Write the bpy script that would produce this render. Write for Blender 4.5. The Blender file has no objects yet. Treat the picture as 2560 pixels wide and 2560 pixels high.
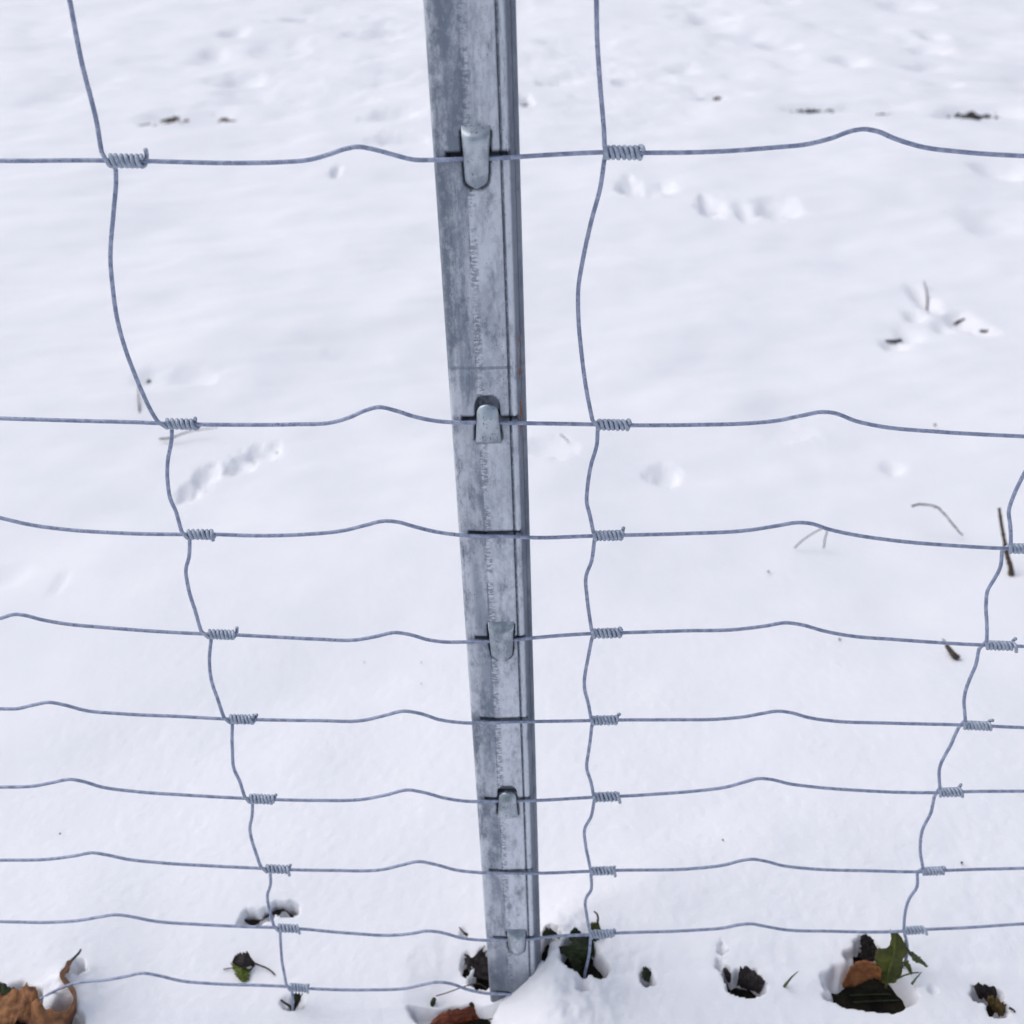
import bpy, math
import numpy as np
from mathutils import Matrix, Vector

S = bpy.context.scene
COL = S.collection
R = math.radians

# ------------------------------------------------------------------ camera
FPX = 2757.0                       # focal length in pixels of the 2560 px photograph
PITCH, ROLL = R(32.3), R(-1.3)
CAM = np.array([0.0, -0.67, 1.0])
F_ = np.array([0.0, math.cos(PITCH), -math.sin(PITCH)])
R0 = np.array([1.0, 0.0, 0.0])
U0 = np.cross(R0, F_)
RR = math.cos(ROLL) * R0 + math.sin(ROLL) * U0
UU = -math.sin(ROLL) * R0 + math.cos(ROLL) * U0
cam_d = bpy.data.cameras.new('camera')
cam = bpy.data.objects.new('camera', cam_d)
COL.objects.link(cam)
M = Matrix(((RR[0], UU[0], -F_[0], CAM[0]), (RR[1], UU[1], -F_[1], CAM[1]), (RR[2], UU[2], -F_[2], CAM[2]), (0, 0, 0, 1)))
cam.matrix_world = M
cam_d.sensor_width = 36
cam_d.lens = FPX / 2560 * 36
cam_d.clip_start = 0.02
cam_d.clip_end = 500
cam_d.dof.use_dof = True
cam_d.dof.focus_distance = 0.78
cam_d.dof.aperture_fstop = 9
S.camera = cam

# ------------------------------------------------------------------ light
SUN_EL, SUN_AZ = R(56), R(-75)      # azimuth measured from +Y towards +X : low left, a little beyond the fence
w = bpy.data.worlds.new('World')
S.world = w
w.use_nodes = True
nt = w.node_tree
bg = nt.nodes['Background']
sky = nt.nodes.new('ShaderNodeTexSky')
sky.sky_type = 'NISHITA'
sky.sun_disc = False
sky.sun_elevation = SUN_EL
sky.sun_rotation = SUN_AZ
sky.air_density = 1.0
sky.dust_density = 3.0
hs = nt.nodes.new('ShaderNodeHueSaturation')
hs.inputs['Saturation'].default_value = 0.55
nt.links.new(sky.outputs[0], hs.inputs['Color'])
nt.links.new(hs.outputs[0], bg.inputs[0])
bg.inputs[1].default_value = 0.15
sd = bpy.data.lights.new('sun', 'SUN')
sd.energy = 0.5
sd.angle = R(55)
sd.color = (1.0, 0.95, 0.95)
sun = bpy.data.objects.new('sun', sd)
COL.objects.link(sun)
dirv = Vector((math.sin(SUN_AZ) * math.cos(SUN_EL), math.cos(SUN_AZ) * math.cos(SUN_EL), math.sin(SUN_EL)))
sun.rotation_euler = dirv.to_track_quat('Z', 'Y').to_euler()
S.view_settings.view_transform = 'Standard'
S.view_settings.look = 'None'
S.view_settings.gamma = 1
S.view_settings.exposure = 0.20
S.render.resolution_x = S.render.resolution_y = 1024

# ------------------------------------------------------------------ numeric helpers
def ray(px, py):
    d = F_ * FPX + RR * (px - 1280.0) - UU * (py - 1280.0)
    return d / np.linalg.norm(d)

def on_y(px, py, y=0.0):
    d = ray(px, py); t = (y - CAM[1]) / d[1]
    return CAM + d * t

def on_z(px, py, z=0.0):
    d = ray(px, py); t = (z - CAM[2]) / d[2]
    return CAM + d * t

def smooth(a, b, x):
    t = np.clip((x - a) / (b - a), 0, 1)
    return t * t * (3 - 2 * t)

_rs = np.random.RandomState(5)
_tab = _rs.rand(256, 256)
def vnoise(x, y):
    xi = np.floor(x).astype(int); yi = np.floor(y).astype(int)
    fx = x - xi; fy = y - yi
    fx = fx * fx * fx * (fx * (fx * 6 - 15) + 10); fy = fy * fy * fy * (fy * (fy * 6 - 15) + 10)
    a = _tab[xi & 255, yi & 255]; b = _tab[(xi + 1) & 255, yi & 255]
    c = _tab[xi & 255, (yi + 1) & 255]; d = _tab[(xi + 1) & 255, (yi + 1) & 255]
    return (a * (1 - fx) + b * fx) * (1 - fy) + (c * (1 - fx) + d * fx) * fy - 0.5

def fbm(x, y, o=4, seed=0.0):
    s = 0; a = 1.0
    x = x + 17.3 + seed * 7.77; y = y + 31.7 + seed * 3.33
    for k in range(o):
        s = s + a * vnoise(x, y)
        x, y = x * 1.61 * 1.2 - y * 0.4 + 5.1, y * 1.93 + x * 0.35 + 9.2
        a *= 0.5
    return s

def catmull(P, n):
    P = np.array(P, float)
    Q = np.vstack([2 * P[0] - P[1], P, 2 * P[-1] - P[-2]])
    out = []
    for i in range(1, len(Q) - 2):
        p0, p1, p2, p3 = Q[i - 1], Q[i], Q[i + 1], Q[i + 2]
        # centripetal tangents keep uneven spacing from overshooting
        d1 = max(np.linalg.norm(p1 - p0), 1e-9); d2 = max(np.linalg.norm(p2 - p1), 1e-9); d3 = max(np.linalg.norm(p3 - p2), 1e-9)
        m1 = ((p1 - p0) / d1 * d2 + (p2 - p1) / d2 * d1) / (d1 + d2) * d2
        m2 = ((p2 - p1) / d2 * d3 + (p3 - p2) / d3 * d2) / (d2 + d3) * d2
        for k in range(n):
            t = k / n
            out.append((2*t**3-3*t**2+1)*p1 + (t**3-2*t**2+t)*m1 + (-2*t**3+3*t**2)*p2 + (t**3-t**2)*m2)
    out.append(P[-1])
    return np.array(out)

# ------------------------------------------------------------------ object helpers
def link(name, verts, faces, mat, parent=None, smooth_=True, loc=None):
    me = bpy.data.meshes.new(name)
    v = np.asarray(verts, float)
    if loc is not None: v = v - np.asarray(loc)
    me.from_pydata([tuple(a) for a in v], [], [tuple(f) for f in faces])
    me.materials.append(mat)
    if smooth_:
        me.polygons.foreach_set('use_smooth', [True] * len(me.polygons))
    me.update()
    o = bpy.data.objects.new(name, me)
    COL.objects.link(o)
    if loc is not None: o.location = Vector(loc)
    if parent is not None:
        o.parent = parent
        if loc is None: o.location = -parent.location
        else: o.location = Vector(loc) - parent.location
    return o

def grid_mesh(name, V, mat):
    """V: (n, m, 3) array -> one sheet, fast"""
    n, m = V.shape[:2]
    me = bpy.data.meshes.new(name)
    me.vertices.add(n * m)
    me.vertices.foreach_set('co', V.reshape(-1).astype(np.float32))
    idx = np.arange(n * m).reshape(n, m)
    q = np.stack([idx[:-1, :-1], idx[1:, :-1], idx[1:, 1:], idx[:-1, 1:]], -1).reshape(-1, 4)
    me.loops.add(q.size)
    me.loops.foreach_set('vertex_index', q.reshape(-1).astype(np.int32))
    me.polygons.add(len(q))
    me.polygons.foreach_set('loop_start', (np.arange(len(q)) * 4).astype(np.int32))
    me.polygons.foreach_set('loop_total', np.full(len(q), 4, np.int32))
    me.polygons.foreach_set('use_smooth', np.ones(len(q), bool))
    me.materials.append(mat)
    me.update(calc_edges=True)
    me.validate()
    o = bpy.data.objects.new(name, me)
    COL.objects.link(o)
    return o

def tag(o, label=None, cat=None, group=None, kind=None):
    if label: o['label'] = label
    if cat: o['category'] = cat
    if group: o['group'] = group
    if kind: o['kind'] = kind
    return o

def empty(name, loc):
    o = bpy.data.objects.new(name, None)
    o.empty_display_size = 0.02
    o.location = Vector(loc)
    COL.objects.link(o)
    return o

def tube_geo(P, r, sides=12, cap=True):
    P = np.asarray(P, float); n = len(P)
    rad = np.full(n, r) if np.isscalar(r) else np.asarray(r, float)
    T = np.gradient(P, axis=0); T /= np.linalg.norm(T, axis=1)[:, None] + 1e-12
    up = np.array([0, 1.0, 0]) if abs(T[0][1]) < 0.8 else np.array([1.0, 0, 0])
    N = np.cross(T[0], up); N /= np.linalg.norm(N)
    V = []; 
    for i in range(n):
        N = N - T[i] * np.dot(N, T[i]); N /= np.linalg.norm(N)
        B = np.cross(T[i], N)
        for k in range(sides):
            a = 2 * math.pi * k / sides
            V.append(P[i] + rad[i] * (math.cos(a) * N + math.sin(a) * B))
    Fc = []
    for i in range(n - 1):
        for k in range(sides):
            k2 = (k + 1) % sides
            Fc.append((i*sides+k, i*sides+k2, (i+1)*sides+k2, (i+1)*sides+k))
    if cap:
        Fc.append(tuple(range(sides - 1, -1, -1)))
        Fc.append(tuple((n-1)*sides + k for k in range(sides)))
    return V, Fc

def merge(*gs):
    V = []; Fc = []
    for v, f in gs:
        b = len(V); V += list(v); Fc += [tuple(i + b for i in q) for q in f]
    return V, Fc

# ------------------------------------------------------------------ node helpers
class NM:
    def __init__(s, name):
        s.m = bpy.data.materials.new(name); s.m.use_nodes = True
        s.t = s.m.node_tree; s.b = s.t.nodes['Principled BSDF']
        s.tc = s.t.nodes.new('ShaderNodeTexCoord')
    def lk(s, a, b): s.t.links.new(a, b)
    def setin(s, sock, v):
        if hasattr(v, 'default_value') or hasattr(v, 'is_output'): s.lk(v, sock)
        else: sock.default_value = v
    def map(s, scale, loc=(0, 0, 0), rot=(0, 0, 0)):
        n = s.t.nodes.new('ShaderNodeMapping'); s.lk(s.tc.outputs['Object'], n.inputs[0])
        n.inputs['Scale'].default_value = scale; n.inputs['Location'].default_value = loc; n.inputs['Rotation'].default_value = rot
        return n.outputs[0]
    def noise(s, scale, vec=None, detail=4, rough=0.55, dist=0.0):
        n = s.t.nodes.new('ShaderNodeTexNoise'); s.lk(vec or s.tc.outputs['Object'], n.inputs['Vector'])
        n.inputs['Scale'].default_value = scale; n.inputs['Detail'].default_value = detail
        n.inputs['Roughness'].default_value = rough; n.inputs['Distortion'].default_value = dist
        return n.outputs[0]
    def vor(s, scale, vec=None, feat='F1'):
        n = s.t.nodes.new('ShaderNodeTexVoronoi'); n.feature = feat; s.lk(vec or s.tc.outputs['Object'], n.inputs['Vector'])
        n.inputs['Scale'].default_value = scale; return n.outputs[0]
    def rng(s, v, a, b, c=0.0, d=1.0, sm=True):
        n = s.t.nodes.new('ShaderNodeMapRange'); n.interpolation_type = 'SMOOTHSTEP' if sm else 'LINEAR'
        s.lk(v, n.inputs[0]); n.inputs[1].default_value = a; n.inputs[2].default_value = b
        n.inputs[3].default_value = c; n.inputs[4].default_value = d; return n.outputs[0]
    def math(s, op, a, b=0.0, c=None):
        n = s.t.nodes.new('ShaderNodeMath'); n.operation = op
        s.setin(n.inputs[0], a); s.setin(n.inputs[1], b)
        if c is not None: s.setin(n.inputs[2], c)
        return n.outputs[0]
    def mix(s, f, a, b):
        n = s.t.nodes.new('ShaderNodeMix'); n.data_type = 'RGBA'
        s.setin(n.inputs[0], f)
        for k, v in ((6, a), (7, b)):
            if isinstance(v, tuple): n.inputs[k].default_value = (*v, 1)
            else: s.lk(v, n.inputs[k])
        return n.outputs[2]
    def xyz(s):
        n = s.t.nodes.new('ShaderNodeSeparateXYZ'); s.lk(s.tc.outputs['Object'], n.inputs[0]); return n.outputs
    def bump(s, h, dist, strength=1.0):
        n = s.t.nodes.new('ShaderNodeBump'); s.lk(h, n.inputs['Height'])
        n.inputs['Distance'].default_value = dist; n.inputs['Strength'].default_value = strength
        s.lk(n.outputs[0], s.b.inputs['Normal'])
    def col(s, c):
        if isinstance(c, tuple): s.b.inputs['Base Color'].default_value = (*c, 1)
        else: s.lk(c, s.b.inputs['Base Color'])
    def set(s, **k):
        for a, v in k.items():
            s.setin(s.b.inputs[a.replace('_', ' ')], v)

# snow: clean, fine grained
ms = NM('snow')
n1 = ms.noise(420, detail=3, rough=0.7); n2 = ms.noise(70, detail=4)
tint = ms.mix(ms.rng(ms.noise(9, detail=3), 0.3, 0.7), (0.775, 0.785, 0.825), (0.805, 0.81, 0.845))
ms.col(tint)
ms.set(Roughness=0.75, Specular_IOR_Level=0.15, Subsurface_Weight=0.2, Subsurface_Scale=0.008)
ms.b.inputs['Subsurface Radius'].default_value = (0.8, 0.9, 1.0)
h = ms.math('ADD', ms.math('MULTIPLY', n1, 0.5), n2)
ms.bump(h, 0.0010, 0.7)
SNOW = ms.m

mg = NM('dark_soil')
mg.col(mg.mix(mg.rng(mg.noise(60, detail=6), 0.35, 0.65), (0.005, 0.005, 0.005), (0.018, 0.017, 0.011)))
mg.set(Roughness=0.95, Specular_IOR_Level=0.1)
mg.bump(mg.noise(150, detail=6), 0.006)
SOIL = mg.m

# where the post stands and where its seams are
PB = on_y(1287, 2440, 0.0); PT = on_y(1172.5, 0, 0.0)
axis_v = PT - PB; LEN = np.linalg.norm(axis_v); lean = math.atan2(axis_v[0], axis_v[2])
# x of post axis at height z
def post_x(z): return PB[0] + (z - PB[2]) * axis_v[0] / axis_v[2]
WL = on_y(1058, 0)[0]; WR = on_y(1287, 0)[0]
W = (WR - WL) * math.cos(lean)
ORG = np.array([post_x(0.0), 0.0, 0.0])
def to_local(p):      # world point on the fence plane -> post local (across, up)
    dx = p[0] - ORG[0]; dz = p[2] - ORG[2]
    c, s = math.cos(lean), math.sin(lean)
    return dx * c - dz * s, dx * s + dz * c
ROWS_ON_POST = [(1170, 397), (1190, 1056), (1230, 1340), (1200, 1603), (1250, 1804), (1260, 2003), (1270, 2182), (1280, 2349), (1270, 2486)]
slots = [to_local(on_y(*p))[1] for p in ROWS_ON_POST]
SEAMS = slots

# weathered zinc
STAMP = 0.6895
def zinc_post():
    z = NM('weathered_zinc'); X = z.xyz()
    blot = z.noise(1.0, z.map((26, 26, 11)), detail=9, rough=0.72, dist=0.4)
    blot2 = z.noise(1.0, z.map((100, 100, 48), (3, 1, 7)), detail=8, rough=0.75)
    fine = z.noise(1.0, z.map((420, 420, 260)), detail=3, rough=0.7)
    streak = z.noise(1.0, z.map((260, 260, 9)), detail=4, rough=0.6)
    # darker reflection on the upper length, painted in as a height ramp
    upper_dim = z.rng(X[2], 0.15, 0.95, 0.0, 1.0, sm=False)
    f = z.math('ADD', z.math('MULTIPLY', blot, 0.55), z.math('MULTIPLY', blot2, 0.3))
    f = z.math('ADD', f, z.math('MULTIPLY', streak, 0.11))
    f = z.math('SUBTRACT', f, z.math('MULTIPLY', upper_dim, 0.02))
    base = z.mix(z.rng(f, 0.40, 0.52), (0.17, 0.20, 0.25), (0.55, 0.58, 0.64))
    base = z.mix(z.rng(fine, 0.55, 0.75, 0, 0.35), base, (0.58, 0.62, 0.70))
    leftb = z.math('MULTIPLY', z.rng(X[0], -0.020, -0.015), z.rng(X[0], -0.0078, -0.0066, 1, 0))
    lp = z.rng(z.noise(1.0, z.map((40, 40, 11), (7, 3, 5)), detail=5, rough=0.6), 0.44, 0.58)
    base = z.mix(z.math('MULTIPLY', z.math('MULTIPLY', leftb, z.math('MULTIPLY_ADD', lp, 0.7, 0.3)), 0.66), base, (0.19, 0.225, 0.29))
    # light crystalline rub on the middle band
    midb = z.math('MULTIPLY', z.rng(X[0], -0.008, -0.005), z.rng(X[0], 0.020, 0.0225, 1, 0))
    rub = z.math('MULTIPLY', midb, z.rng(z.noise(1.0, z.map((60, 60, 22), (9, 2, 1)), detail=6, rough=0.7), 0.36, 0.54))
    base = z.mix(z.math('MULTIPLY', rub, z.rng(X[2], 0.1, 0.9, 0.88, 0.35, sm=False)), base, (0.66, 0.69, 0.77))
    # short scuffs along the crease
    crease = z.math('MULTIPLY', z.rng(X[0], -0.0085, -0.0065), z.rng(X[0], -0.0035, -0.0005, 1, 0))
    tick = z.rng(z.noise(1.0, z.map((200, 200, 560)), detail=4, rough=0.75), 0.47, 0.52)
    tickz = z.rng(z.noise(1.0, z.map((8, 8, 40), (4, 4, 4)), detail=3), 0.34, 0.50)
    base = z.mix(z.math('MULTIPLY', z.math('MULTIPLY', crease, tick), z.math('MULTIPLY', tickz, 0.68)), base, (0.12, 0.145, 0.19))
    cl = z.math('MULTIPLY', z.rng(X[0], -0.0076, -0.0070), z.rng(X[0], -0.0066, -0.0060, 1, 0))
    base = z.mix(z.math('MULTIPLY', cl, z.rng(z.noise(1.0, z.map((50, 50, 55), (1, 8, 4)), detail=4), 0.42, 0.60, 0.1, 0.8)), base, (0.14, 0.17, 0.22))
    # faint stamped line across the face
    sl = z.math('MULTIPLY', z.rng(X[2], STAMP - 0.0016, STAMP - 0.0008), z.rng(X[2], STAMP + 0.0008, STAMP + 0.0014, 1, 0))
    base = z.mix(z.math('MULTIPLY', sl, z.rng(blot2, 0.35, 0.55, 0.25, 0.75)), base, (0.16, 0.19, 0.24))
    # zinc spangle: crystal plates of slightly different tone
    vs = z.t.nodes.new('ShaderNodeTexVoronoi'); z.lk(z.map((1, 1, 0.7)), vs.inputs['Vector']); vs.inputs['Scale'].default_value = 340
    sv = z.t.nodes.new('ShaderNodeSeparateColor'); z.lk(vs.outputs['Color'], sv.inputs[0])
    base = z.mix(z.rng(sv.outputs[0], 0.55, 1.0, 0, 0.17), base, (0.60, 0.64, 0.70))
    base = z.mix(z.rng(sv.outputs[1], 0.60, 1.0, 0, 0.17), base, (0.14, 0.165, 0.21))
    # long hairline scratches
    hs_ = z.rng(z.noise(1.0, z.map((1100, 1100, 12), (3, 3, 9)), detail=2), 0.70, 0.74)
    base = z.mix(z.math('MULTIPLY', hs_, 0.45), base, (0.62, 0.66, 0.72))
    # shadow inside the pressed seams above each wire, painted dark
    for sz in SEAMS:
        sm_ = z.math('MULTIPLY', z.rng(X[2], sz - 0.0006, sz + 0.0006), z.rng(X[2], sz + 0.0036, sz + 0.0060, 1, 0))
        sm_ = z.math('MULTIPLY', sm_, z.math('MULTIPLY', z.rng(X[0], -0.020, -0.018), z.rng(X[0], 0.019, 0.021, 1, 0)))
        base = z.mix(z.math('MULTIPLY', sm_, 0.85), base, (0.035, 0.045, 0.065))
    # foot of the post darker, with an uneven upper edge
    wet = z.rng(z.math('ADD', X[2], z.math('MULTIPLY', z.noise(45, detail=4), 0.05)), 0.045, 0.12, 1, 0)
    base = z.mix(z.math('MULTIPLY', wet, 0.72), base, (0.075, 0.095, 0.13))
    # dirt in the groove and its pale ragged edge
    g = z.math('MULTIPLY', z.rng(X[0], 0.0138, 0.0146), z.rng(X[0], 0.0154, 0.0164, 1, 0))
    base = z.mix(z.math('MULTIPLY', g, z.rng(fine, 0.3, 0.55, 0.55, 1.0)), base, (0.10, 0.12, 0.15))
    pe = z.math('MULTIPLY', z.rng(X[0], 0.0164, 0.0170), z.rng(X[0], 0.0185, 0.0196, 1, 0))
    base = z.mix(z.math('MULTIPLY', pe, z.rng(z.noise(1.0, z.map((300, 300, 60), (2, 2, 2)), detail=3), 0.42, 0.56)), base, (0.55, 0.60, 0.66))
    # right flank turned from the light, its shade put into the colour
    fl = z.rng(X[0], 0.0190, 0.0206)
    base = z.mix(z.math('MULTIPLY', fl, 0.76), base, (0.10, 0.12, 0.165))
    # pin holes and specks
    sp = z.rng(z.vor(95), 0.035, 0.055, 1, 0)
    spm = z.rng(z.noise(22, detail=1), 0.52, 0.60)
    base = z.mix(z.math('MULTIPLY', z.math('MULTIPLY', sp, spm), 0.9), base, (0.03, 0.035, 0.045))
    sp2 = z.rng(z.noise(1.0, z.map((900, 900, 800)), detail=2), 0.66, 0.70)
    base = z.mix(z.math('MULTIPLY', sp2, z.rng(z.noise(30, detail=2), 0.42, 0.62, 0.1, 0.9)), base, (0.10, 0.12, 0.15))
    # rust at the right edge, two thin runs about mid height
    zz = z.math('MULTIPLY', z.rng(X[2], 0.600, 0.608), z.rng(X[2], 0.706, 0.714, 1, 0))
    rx = z.math('MULTIPLY', z.rng(X[0], 0.0212, 0.0218), z.rng(X[0], 0.0228, 0.0234, 1, 0))
    rn = z.rng(z.noise(1.0, z.map((400, 400, 70), (5, 0, 0)), detail=3, rough=0.7), 0.53, 0.58)
    base = z.mix(z.math('MULTIPLY', z.math('MULTIPLY', zz, rx), rn), base, (0.22, 0.065, 0.02))
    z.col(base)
    z.set(Metallic=0.35, Roughness=z.rng(blot2, 0.3, 0.7, 0.42, 0.62), Specular_IOR_Level=0.4)
    z.bump(z.math('ADD', z.math('MULTIPLY', fine, 0.4), blot2), 0.0006, 0.6)
    return z.m
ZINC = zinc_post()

zt = NM('pressed_zinc')
f1 = zt.noise(1.0, zt.map((90, 90, 60)), detail=4, rough=0.55)
bs = zt.mix(zt.rng(f1, 0.35, 0.68), (0.24, 0.28, 0.32), (0.46, 0.51, 0.56))
bs = zt.mix(zt.rng(zt.noise(1.0, zt.map((700, 700, 500)), detail=2), 0.62, 0.68, 0, 0.7), bs, (0.08, 0.09, 0.11))
zt.col(bs); zt.set(Metallic=0.75, Roughness=0.28); zt.bump(f1, 0.0003, 0.4)
ZTONG = zt.m

zw = NM('galvanised_wire')
f1 = zw.noise(180, detail=4, rough=0.7)
bs = zw.mix(zw.rng(f1, 0.35, 0.65), (0.20, 0.24, 0.35), (0.36, 0.40, 0.53))
bs = zw.mix(zw.rng(zw.noise(700, detail=2), 0.62, 0.68, 0, 0.8), bs, (0.07, 0.08, 0.11))
zw.col(bs); zw.set(Metallic=0.30, Roughness=0.52); zw.bump(f1, 0.0003, 0.6)
ZWIRE = zw.m
zk = NM('galvanised_wire_coil')
f1 = zk.noise(260, detail=4, rough=0.7)
zk.col(zk.mix(zk.rng(f1, 0.35, 0.65), (0.27, 0.32, 0.41), (0.43, 0.48, 0.57)))
zk.set(Metallic=0.25, Roughness=0.5); zk.bump(f1, 0.0003, 0.6)
ZCOIL = zk.m

def leafmat(name, a, b, c=None, scale=120, rough=0.6, vein=0.0):
    m = NM(name)
    f = m.noise(scale, detail=5, rough=0.65)
    col = m.mix(m.rng(f, 0.35, 0.65), a, b)
    if c: col = m.mix(m.rng(m.noise(scale * 0.35, detail=3), 0.52, 0.62), col, c)
    m.col(col); m.set(Roughness=rough, Specular_IOR_Level=0.3)
    m.bump(f, 0.0012, 0.7)
    return m.m
OAK = leafmat('dry_brown_leaf', (0.16, 0.068, 0.028), (0.32, 0.145, 0.058), (0.11, 0.045, 0.03), 90)
OAK2 = leafmat('orange_brown_leaf', (0.20, 0.075, 0.028), (0.33, 0.13, 0.05), None, 110)
RED = leafmat('wet_red_brown_leaf', (0.10, 0.025, 0.012), (0.19, 0.05, 0.02), None, 110, 0.4)
GREEN = leafmat('green_leaf', (0.040, 0.052, 0.008), (0.085, 0.095, 0.014), (0.075, 0.045, 0.014), 70)
LGREEN = leafmat('bright_green_leaf', (0.05, 0.08, 0.008), (0.11, 0.14, 0.018), None, 200)
DGREEN = leafmat('dark_green_leaf', (0.010, 0.016, 0.006), (0.030, 0.045, 0.012), (0.02, 0.013, 0.010), 80)
BLACKB = leafmat('blackened_leaf', (0.012, 0.009, 0.010), (0.035, 0.026, 0.026), None, 160)
TWIG = leafmat('dark_twig_bark', (0.035, 0.026, 0.022), (0.10, 0.075, 0.055), None, 400, 0.8)
STALK = leafmat('grey_dry_stalk', (0.025, 0.025, 0.030), (0.075, 0.070, 0.072), None, 500, 0.8)
GRASS = leafmat('dull_grass_blade', (0.05, 0.075, 0.03), (0.09, 0.12, 0.05), None, 300)

# ------------------------------------------------------------------ terrain
def base_h(x, y):
    """smooth snow level: higher right of the post, lower left of it"""
    x = np.asarray(x, float); y = np.asarray(y, float)
    wd = 0.035 + 0.5 * smooth(0.03, 0.30, y)
    side = smooth(-wd, wd, x)
    near = 1 - smooth(0.08, 0.9, y)
    h = 0.040 * side * near - 0.004 * (1 - side) * near
    h = h + 0.022 * (1 - smooth(-0.50, -0.36, x)) * (1 - smooth(0.02, 0.25, y))
    # heap leaning on the right of the post
    h = h + 0.023 * np.exp(-(((x - 0.035) / 0.035) ** 2 + ((y - 0.015) / 0.05) ** 2))
    return h

def G(px, py, dz=0.0):
    d = ray(px, py); z = 0.0
    for _ in range(12):
        t = (z - CAM[2]) / d[2]; p = CAM + d * t
        z = 0.5 * z + 0.5 * float(base_h(p[0], p[1]))
    t = (z + dz - CAM[2]) / d[2]
    return CAM + d * t

# pits: left, right, top, bottom in photograph pixels at the snow surface, depth in metres, near-wall share, edge raggedness
PITS = [
    (2078, 2296, 2385, 2528, .085, .30, .16), (2140, 2200, 2332, 2420, .080, .3, .15),
    (1812, 1912, 2418, 2492, .085, .30, .22), (1808, 1832, 2418, 2458, .07, .3, .2),
    (1598, 1638, 2420, 2464, .07, .2, .2),
    (2428, 2504, 2462, 2502, .075, .25, .2), (2468, 2520, 2494, 2542, .075, .25, .2),
    (594, 662, 2276, 2318, .075, .12, .15), (636, 690, 2272, 2306, .07, .12, .15), (676, 712, 2254, 2288, .07, .12, .15), (698, 748, 2252, 2294, .07, .12, .15),
    (1395, 1515, 2335, 2436, .07, .25, .15),
    (1020, 1250, 2350, 2580, .0255, .30, .08), (1178, 1250, 2370, 2462, .085, .35, .2), (1150, 1176, 2375, 2425, .06, .3, .2),
    (1060, 1240, 2500, 2572, .05, .15, .1),
    (1352, 1372, 2335, 2400, .07, .4, .1), (1350, 1400, 2312, 2350, .06, .3, .3),
    (165, 218, 2395, 2452, .05, .3, .15), (110, 215, 2515, 2600, .075, .25, .15), (-60, 120, 2455, 2640, .06, .3, .12),
    (704, 760, 2484, 2524, .030, .25, .2), (1440, 1478, 2425, 2474, .030, .2, .2), (1790, 1812, 2395, 2425, .02, .3, .3), (1794, 1814, 2352, 2385, .02, .3, .3),
    (1150, 1168, 2318, 2345, .02, .3, .2),
    # softer dents further off
    (340, 420, 915, 962, .022, .3, .3), (400, 560, 920, 962, .026, .35, .3), (480, 545, 1150, 1215, .034, .5, .3), (440, 500, 1190, 1245, .026, .5, .3),
    (560, 640, 1120, 1185, .034, .5, .3), (610, 700, 1092, 1150, .026, .5, .3), (800, 990, 850, 900, .012, .5, .3),
    (2288, 2330, 700, 790, .045, .4, .3), (2262, 2312, 770, 802, .050, .3, .3), (2205, 2262, 836, 866, .050, .15, .25), (2360, 2435, 770, 820, .060, .3, .3),
    (2420, 2480, 800, 840, .050, .3, .3), (2240, 2300, 810, 850, .030, .3, .3), (2330, 2380, 790, 830, .030, .3, .3),
    (1540, 1612, 455, 500, .055, .35, .35), (1560, 1700, 470, 505, .055, .35, .35), (1740, 1812, 505, 552, .055, .35, .35), (1880, 1995, 510, 556, .060, .35, .35), (1830, 1890, 520, 560, .035, .4, .3),
    (1620, 1710, 1140, 1205, .022, .5, .3), (2205, 2260, 1140, 1180, .018, .5, .3), (1310, 1440, 1085, 1145, .016, .5, .35), (1880, 2060, 1050, 1100, .010, .5, .35),
    (2390, 2560, 530, 600, .040, .4, .3), (2420, 2560, 400, 452, .055, .4, .3), (135, 165, 1425, 1500, .009, .5, .3), (-40, 90, 1400, 1470, .010, .5, .3),
    (826, 856, 418, 440, .045, .3, .3), (480, 590, 118, 150, .05, .4, .3), (700, 850, 38, 62, .09, .4, .4), (860, 1010, 70, 95, .06, .4, .4),
    (500, 570, 110, 130, .05, .4, .3), (560, 620, 75, 98, .05, .4, .4), (520, 680, 180, 208, .06, .4, .4), (900, 1060, 270, 300, .05, .4, .4), (330, 720, 270, 318, .07, .3, .4), (940, 1080, 330, 352, .04, .4, .4),
    (1340, 1440, 190, 210, .07, .4, .4), (1520, 1610, 190, 212, .05, .4, .4), (1690, 1860, 30, 52, .09, .4, .4), (1900, 2010, 98, 116, .07, .4, .4), (1660, 1760, 160, 180, .06, .4, .4),
    (2270, 2370, 108, 125, .09, .4, .4), (2300, 2360, 80, 98, .09, .4, .4), (2250, 2370, 165, 182, .07, .4, .4), (2080, 2160, 150, 175, .07, .4, .4), (2400, 2540, 190, 210, .06, .4, .4), (2300, 2400, 210, 226, .05, .4, .4),
    (1950, 2250, 268, 290, .09, .25, .4), (2330, 2560, 272, 302, .09, .25, .4), (1730, 1840, 238, 258, .07, .25, .4), (1290, 1335, 248, 275, .07, .25, .3), (1910, 2000, 0, 16, .10, .4, .4), (2190, 2330, 0, 22, .12, .4, .4),
]
PW = []
for l, r_, t, b, dep, ns, rg in PITS:
    A = G(l, (t + b) / 2); B = G(r_, (t + b) / 2); T_ = G((l + r_) / 2, t); Bt = G((l + r_) / 2, b)
    yn, yf = Bt[1], T_[1]
    cy = yn + (yf - yn) * ns
    PW.append(((A[0] + B[0]) / 2, cy, abs(B[0] - A[0]) / 2, cy - yn, yf - cy, dep, rg))

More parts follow.
